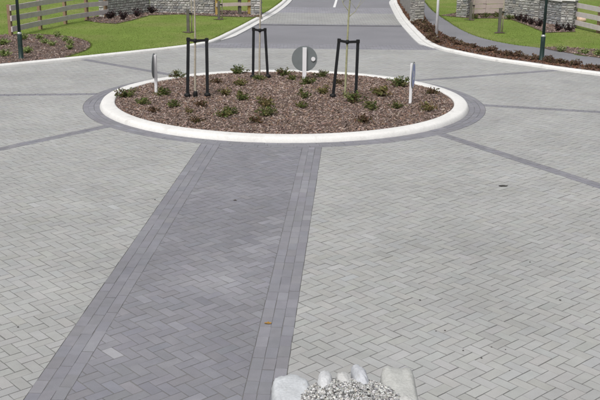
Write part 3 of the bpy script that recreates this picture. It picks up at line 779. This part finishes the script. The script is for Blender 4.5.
# ------------------------------------------------------------------ stone walls
STN = [(.36, .36, .345), (.29, .29, .285), (.42, .415, .39), (.24, .245, .25), (.33, .315, .29), (.47, .46, .44)]
def masonry(mb, A, B, h, z0, pal, proud=.03, hs=(.055, .11), ls=(.07, .21)):
    """courses of uneven stones on the face A-B (outside on the right of A->B)"""
    A = Vector(A[:2]); B = Vector(B[:2]); L = (B-A).length; d = (B-A)/L; n = Vector((d.y, -d.x)); z = 0
    while z < h-.03:
        ch = min(random.uniform(*hs), h-z); x = 0
        if h-z-ch < .05: ch = h-z
        while x < L-.01:
            l = random.uniform(*ls)
            if L-x-l < .1: l = L-x
            e = .008; pr = random.uniform(.3, 1)*proud; bz = .012
            o0 = A+d*(x+e); o1 = A+d*(x+l-e); zt, zb_ = z0+z+ch-e*random.uniform(.5, 1.6), z0+z+e*random.uniform(.2, 1.6)
            P = lambda q_, o, z_: (q_.x+n.x*o, q_.y+n.y*o, z_)
            i0, i1 = o0+d*bz*random.uniform(.5, 1.5), o1-d*bz*random.uniform(.5, 1.5)
            V = [P(o0, -.01, zb_), P(o1, -.01, zb_), P(o1, -.01, zt), P(o0, -.01, zt), P(i0, pr, zb_+bz), P(i1, pr*random.uniform(.6, 1.1), zb_+bz), P(i1, pr, zt-bz*random.uniform(.6, 1.8)), P(i0, pr*random.uniform(.6, 1.1), zt-bz)]
            mb.add(V, [(4, 5, 6, 7), (0, 1, 5, 4), (1, 2, 6, 5), (2, 3, 7, 6), (3, 0, 4, 7)], var(random.choice(pal), .25, .02)); x += l
        z += ch
def stone_wall(A, B, h, thick, label, pal=STN, name='stone_wall', cat='wall', capover=.04, group=None, capcol='kerb'):
    A = Vector(A[:2]); B = Vector(B[:2])
    d = (B-A).normalized(); n = Vector((d.y, -d.x))          # n points to the camera side
    t = thing(name, (A.x, A.y, ZB), label, cat, group); o = Vector((A.x, A.y, ZB))
    C_, D = B-n*thick, A-n*thick; m = MB()
    m.add([(p.x-o.x, p.y-o.y, z) for z in (-.1, h) for p in (A, B, C_, D)], [(3, 2, 1, 0), (4, 5, 6, 7), (0, 1, 5, 4), (1, 2, 6, 5), (2, 3, 7, 6), (3, 0, 4, 7)])
    m.make('core', 'core', t); m = MB()
    for p, q_ in ((A, B), (B, C_), (C_, D), (D, A)): masonry(m, p, q_, h, ZB, pal)
    f = obj('stone_facing', [(x-o.x, y-o.y, z-o.z) for x, y, z in m.V], m.F, 'stone', t, m.C); f['kind'] = 'stuff'
    L = (B-A).length; k = max(1, round(L/.55)); e = capover
    for i in range(k):
        a = A+d*(L*i/k-(e if i == 0 else -.004)); b_ = A+d*(L*(i+1)/k+(e if i == k-1 else -.004)); m = MB()
        V = [(p.x-o.x, p.y-o.y, z) for z in (h+.001, h+.065) for p in (a+n*(e+.02), b_+n*(e+.02), b_-n*(thick+e), a-n*(thick+e))]
        m.add(V, [(3, 2, 1, 0), (4, 5, 6, 7), (0, 1, 5, 4), (1, 2, 6, 5), (2, 3, 7, 6), (3, 0, 4, 7)]); m.make('cap_stone', capcol, t)
    return t
random.seed(91)
g = lambda u, v: G(u, v, ZB)
stone_wall(g(107, 17.5), g(150, 12.3), .95, .35, 'pale stone wall running obliquely from the left rail fence', [var(c, .05) for c in ((.42, .42, .40), (.36, .36, .35), (.47, .465, .445))])
BLU_SHADE = [(.27, .28, .29), (.33, .34, .35), (.22, .23, .24), (.38, .38, .38)]  # stone tones with the bluish shade on this stretch of wall painted in
stone_wall(g(150.5, 12.6), g(214, 13.8), .95, .35, 'darker grey stone wall behind the left sapling', STN)
stone_wall(g(251, 15.0), g(260.3, 15.2), 1.25, .3, 'grey stone pillar beside the left kerb of the road', STN, 'stone_pillar', 'pillar')
stone_wall(g(456, 17), g(466, 17.6), 1.25, .45, 'narrow stone pillar left of the pink board fence', STN, 'stone_pillar', 'pillar')
stone_wall(g(503.5, 17.5), g(538, 21.8), .95, .35, 'rough stone wall right of the pink board fence', STN)
stone_wall(g(538.6, 22.2), g(561, 26.2), .80, .35, 'stone wall in bluish shade behind the right lamp post', BLU_SHADE)
stone_wall(g(560, 27.8), g(572, 28.6), .88, .42, 'short stone end pillar where the right rail fence begins', STN, 'stone_pillar', 'pillar')
stone_wall(g(414.2, 22.8), g(423.6, 22.6), 1.3, .36, 'stone pillar beside the right kerb, next to dark vertical slats', [(.34, .33, .30), (.28, .27, .25), (.40, .385, .35)], 'stone_pillar', 'pillar')
# dark panel fence running back from that pillar
a, b = g(413.2, 20.2), g(401.6, 4.0); t = thing('panel_fence', a, 'dark grey fence of upright posts and panels running back along the right kerb', 'fence')
L = (b-a).length; d = (b-a).normalized(); n = 6; rz = math.atan2(d.y, d.x)-math.pi/2
for i in range(n+1):
    p = d*(L*i/n); m = MB(); m.box((p.x, p.y, .62), (.13, .20, 1.34), rz); m.make('post', 'core', t)
    if i < n:
        p = d*(L*(i+.5)/n); m = MB(); m.box((p.x+.05, p.y, .60), (.04, L/n-.21, 1.2), rz); m.make('panel', 'slat', t)

# ------------------------------------------------------------------ rail fences
def rail_fence(posts, heights, label, postmat='post', railmat='wood', post_h=.9, railh=.15, group=None, name='rail_fence', face=.045, endpost=None):
    P = [Vector((p.x, p.y, 0)) for p in posts]; o = Vector((P[0].x, P[0].y, ZB)); t = thing(name, o, label, 'fence', group)
    for i, p in enumerate(P):
        q_ = P[min(i+1, len(P)-1)]-P[max(i-1, 0)]; rz = math.atan2(q_.y, q_.x)
        m = MB(); m.box((p.x-o.x, p.y-o.y, post_h/2-.15), (.105, .09, post_h+.3), rz, taper=.01)
        m.make('post', endpost if endpost and i in (0, len(P)-1) else postmat, t)
    for i in range(len(P)-1):
        A, B = P[i], P[i+1]; d = (B-A).normalized(); n = Vector((d.y, -d.x, 0))*(face+.024)
        e0 = .05 if i == 0 else -.004; e1 = .05 if i == len(P)-2 else -.004
        for z in heights:
            z1 = z+random.uniform(-.012, .012); z2 = z+random.uniform(-.012, .012); m = MB()
            a = A-d*e0+n-o; b_ = B+d*e1+n-o; a.z, b_.z = z1, z2
            m.bar(a, b_, .042, railh); m.make('rail', railmat, t)
    return t
random.seed(17)
rail_fence([g(11, 36), g(40.5, 29.3), g(65.5, 23.8), g(87, 20.0), g(106, 17.5)], (.20, .50, .80), 'weathered three rail timber fence on the left lawn')
pr = [g(574, 27.5), g(598, 33.0)]; d = pr[1]-pr[0]
rail_fence([pr[0], pr[1], pr[1]+d, pr[1]+d*2], (.18, .46, .74), 'weathered three rail timber fence at the right edge', post_h=.84)
A, B = g(217, 14.8), g(249.3, 14.0)
rail_fence([A, A.lerp(B, .70), B], (.36, .60, .85), 'short timber rail fence between yellow posts on the left', 'darkstake', 'pinkboard', 1.0, .12, endpost='newpost', name='timber_fence')
A, B = g(468, 15.6), g(500.5, 15.2)
rail_fence([A, A.lerp(B, .5), B], (.17, .34, .51, .68, .85), 'pale pink board fence between yellow posts on the right', 'post', 'pinkboard', 1.0, .155, endpost='newpost', name='board_fence')
# peach boulders in the paddock behind the right fence
def boulder_geo(sx, sy, sz, seed, n=10, pw=2.6, rough=.08):
    V = []; F = []; r = random.Random(seed); off = Vector((r.uniform(0, 50), r.uniform(0, 50), 0))
    NU, NV = 2*n, n
    sg = lambda x, e: math.copysign(abs(x)**e, x); e = 2/pw
    for i in range(NV+1):
        la = -math.pi/2+math.pi*i/NV
        for k in range(NU):
            lo = 2*math.pi*k/NU
            p = Vector((sg(math.cos(la), e)*sg(math.cos(lo), e), sg(math.cos(la), e)*sg(math.sin(lo), e), sg(math.sin(la), e)))
            q_ = 1+rough*noise.noise(p*1.3+off)+rough*.6*noise.noise(p*3+off)+rough*.35*abs(noise.noise(p*6+off))+rough*.2*noise.noise(p*13+off)
            V.append((p.x*sx/2*q_, p.y*sy/2*q_, p.z*sz/2*q_))
    for i in range(NV):
        for k in range(NU): k2 = (k+1) % NU; F.append((i*NU+k, i*NU+k2, (i+1)*NU+k2, (i+1)*NU+k))
    return V, F
for u, v, s, lab in ((575.5, 24.5, .34, 'larger peach boulder behind the right rail fence'), (584.5, 25, .24, 'smaller peach boulder behind the right rail fence')):
    V, F = boulder_geo(s*1.2, s, s*.75, int(u)); p = G(u, v, ZB)+Vector((.25, 1.2, s*.25))
    tag(obj('boulder', V, F, 'boulder', None, [(.62, .46, .36)]*len(F), True, p), lab, 'boulder', 'peach boulders behind the fence')

# ------------------------------------------------------------------ stone pillar in the foreground
random.seed(41); TZ = 1.46
f0 = lambda u, v, z=TZ: G(u, v, z)
cl, cr = f0(275, 375), f0(412, 372); wdt = cr.x-cl.x; cxp = (cl.x+cr.x)/2; yf = f0(343, 368).y; yc = yf-wdt/2
t = thing('stone_pillar', (cxp, yc, 0), 'rough stone pillar topped with pale boulders and gravel in the near foreground', 'pillar')
m = MB(); hw = wdt/2
m.box((0, 0, TZ/2-.06), (wdt-.16, wdt-.16, TZ-.06)); m.make('core', 'core', t)
STP = [(.52, .53, .54), (.45, .45, .44), (.58, .59, .60), (.40, .40, .385)]
def boulder(c, sz, seed, col, rz=0, pw=3.2, rough=.10, n=9):
    V, F = boulder_geo(*sz, seed, n, pw, rough); o = obj('stone', V, F, 'boulder', t, [col]*len(F), True, c); o.rotation_euler = (random.gauss(0, .05), random.gauss(0, .05), rz)
    return o
# sides, course by course below the top
z = 0; k = 0
while z < TZ-.2:
    ch = random.uniform(.15, .21)
    for side in range(4):
        x = -hw+.02+(.06 if k % 2 else 0)
        while x < hw-.06:
            l = min(random.uniform(.16, .28), hw-x)
            if l < .07: break
            a = side*math.pi/2; px_, py_ = x+l/2, -(hw-.085)
            boulder((px_*math.cos(a)-py_*math.sin(a), px_*math.sin(a)+py_*math.cos(a), z+ch/2), (l*1.02, .17, ch*1.04), k*31+side*7+int(x*100), var(random.choice(STP), .1, .02), a, 3.6, .1, 6); x += l
    z += ch; k += 1
top0 = z
loc = lambda u, v, z_: Vector((f0(u, v, z_).x-cxp, f0(u, v, z_).y-yc, z_))
def top_stone(u0, u1, v0, v1, zt, col, seed, pw=4., rough=.05, hz=None, rz=0, n=16):
    a, b_ = loc(u0, v0, zt), loc(u1, v0, zt); c_ = loc((u0+u1)/2, v1, zt); hz = hz or zt-top0+.03
    o = boulder(((a.x+b_.x)/2, (a.y+c_.y)/2, zt-hz/2), (b_.x-a.x, a.y-c_.y, hz), seed, col, rz, pw, rough, n); o.rotation_euler = (0, 0, rz); return o
top_stone(274, 314, 369, 428, 1.485, (.52, .54, .56), 5, 4.2, .075, rz=.07, n=30)
top_stone(377, 411, 361.5, 414, 1.485, (.46, .465, .445), 8, 4.8, .07, rz=-.03, n=30)
top_stone(317, 332, 366.5, 388, 1.515, (.58, .59, .60), 11, 2.8, .15, .1, n=18)
top_stone(336, 351, 368, 388, 1.51, (.50, .50, .49), 12, 3., .16, .1, n=18)
top_stone(352.5, 366.5, 360.5, 384, 1.525, (.49, .505, .535), 13, 2.8, .15, .12, .15, n=18)
top_stone(394, 414, 392, 420, 1.50, (.56, .56, .54), 14, 3., .15, .1, n=18)
top_stone(275, 300, 424, 452, 1.48, (.5, .5, .49), 15, 3.6, .08); top_stone(385, 412, 424, 452, 1.48, (.5, .5, .5), 16, 3.6, .08); top_stone(302, 340, 436, 456, 1.47, (.5, .5, .49), 17, 3.6, .08); top_stone(343, 383, 436, 456, 1.47, (.55, .55, .54), 18, 3.6, .08)
# mounded gravel in the middle of the top
gx, gy = loc(352, 409, 1.47).x, loc(352, 409, 1.47).y; grx = .275; gry = abs(loc(352, 375, 1.47).y-gy)
def gz(x, y):
    r2 = ((x-gx)/grx)**2+((y-gy)/gry)**2
    return 1.44+.085*max(0, 1-r2)**.7
V = [(gx, gy, gz(gx, gy)-.008)]; F = []
for i in range(1, 9):
    for k in range(40):
        a = 2*math.pi*k/40; x, y = gx+grx*1.05*i/8*math.cos(a), gy+gry*1.05*i/8*math.sin(a); V.append((x, y, gz(x, y)-.01 if i < 8 else 1.34))
for k in range(40): F.append((0, 1+k, 1+(k+1) % 40))
for i in range(7):
    for k in range(40): F.append((1+i*40+k, 1+(i+1)*40+k, 1+(i+1)*40+(k+1) % 40, 1+i*40+(k+1) % 40))
obj('gravel_bed', V, F, 'core', t, smooth=True)
ico = [(0, 0, -1), (.72, -.53, -.45), (-.28, -.85, -.45), (-.89, 0, -.45), (-.28, .85, -.45), (.72, .53, -.45), (.28, -.85, .45), (-.72, -.53, .45), (-.72, .53, .45), (.28, .85, .45), (.89, 0, .45), (0, 0, 1)]
icf = [(0, 2, 1), (1, 5, 0), (0, 3, 2), (0, 4, 3), (0, 5, 4), (1, 10, 5), (2, 6, 1), (3, 7, 2), (4, 8, 3), (5, 9, 4), (1, 6, 10), (2, 7, 6), (3, 8, 7), (4, 9, 8), (5, 10, 9), (6, 11, 10), (7, 11, 6), (8, 11, 7), (9, 11, 8), (10, 11, 9)]
icf = [f[::-1] for f in icf]
PEB = [(.66, .66, .65), (.50, .50, .49), (.30, .30, .29), (.40, .40, .38), (.18, .18, .18), (.60, .60, .60), (.34, .35, .36), (.42, .40, .36), (.13, .13, .13), (.10, .10, .10)]
m = MB()
for k in range(8500):
    a = random.uniform(0, 6.28); r = math.sqrt(random.random())*1.0; x, y = gx+grx*r*math.cos(a), gy+gry*r*math.sin(a)
    s = random.uniform(.0028, .0062); mt = Matrix.Rotation(random.uniform(0, 6.28), 3, 'Z') @ Matrix.Rotation(random.gauss(0, .5), 3, 'X')
    sc3 = (s*random.uniform(.8, 1.5), s*random.uniform(.7, 1.1), s*random.uniform(.55, .9))
    m.add([Vector((x, y, gz(x, y)-.003+random.uniform(0, .006))) + mt @ Vector((p[0]*sc3[0], p[1]*sc3[1], p[2]*sc3[2])) for p in ico], icf, var(random.choice(PEB), .15, .03))
m.make('gravel', 'pebble', t)['kind'] = 'stuff'

# ------------------------------------------------------------------ litter on the paving
def dead_leaf(u, v, s, col, label, seed):
    random.seed(seed); p = G(u, v, .003); V = [(0, 0, .004)]; n = 12
    for k in range(n):
        a = 2*math.pi*k/n; r = s*(1+.25*math.cos(2*a)+random.uniform(-.12, .12)); V.append((r*math.cos(a), r*.8*math.sin(a), .004+.012*math.cos(a*2)**2*random.random()))
    tag(obj('fallen_leaf', V, [(0, 1+k, 1+(k+1) % n) for k in range(n)], 'leaf', None, [col]*n, loc=p), label, 'leaf', 'fallen leaves on the paving')
dead_leaf(268, 323.5, .026, (.42, .24, .06), 'orange fallen leaf on the charcoal strip', 1)
dead_leaf(503, 186, .05, (.09, .085, .08), 'small dark fallen leaf on the grey paving right of the island', 2)
dead_leaf(235, 200.5, .02, (.12, .1, .08), 'tiny dark leaf on the charcoal strip', 3)
sp = MB(); random.seed(9)
for u, v in ((463, 350.5), (491.5, 347), (505.5, 349.5), (481.5, 358), (509.5, 370.5), (436, 331), (445, 330.5), (18, 327), (155, 199.5), (420, 300), (560, 300), (530, 262)):
    p = G(u, v, .004); s = random.uniform(.006, .011); sp.add([p+Vector((a*s*random.uniform(.8, 1.4), b_*s*random.uniform(.6, 1.2), c_*s*.6)) for a, b_, c_ in ico], icf, (.06, .055, .05))
tag(sp.make('grit', 'pebble'), 'dark specks of grit and seed scattered on the near paving', 'grit', kind='stuff')
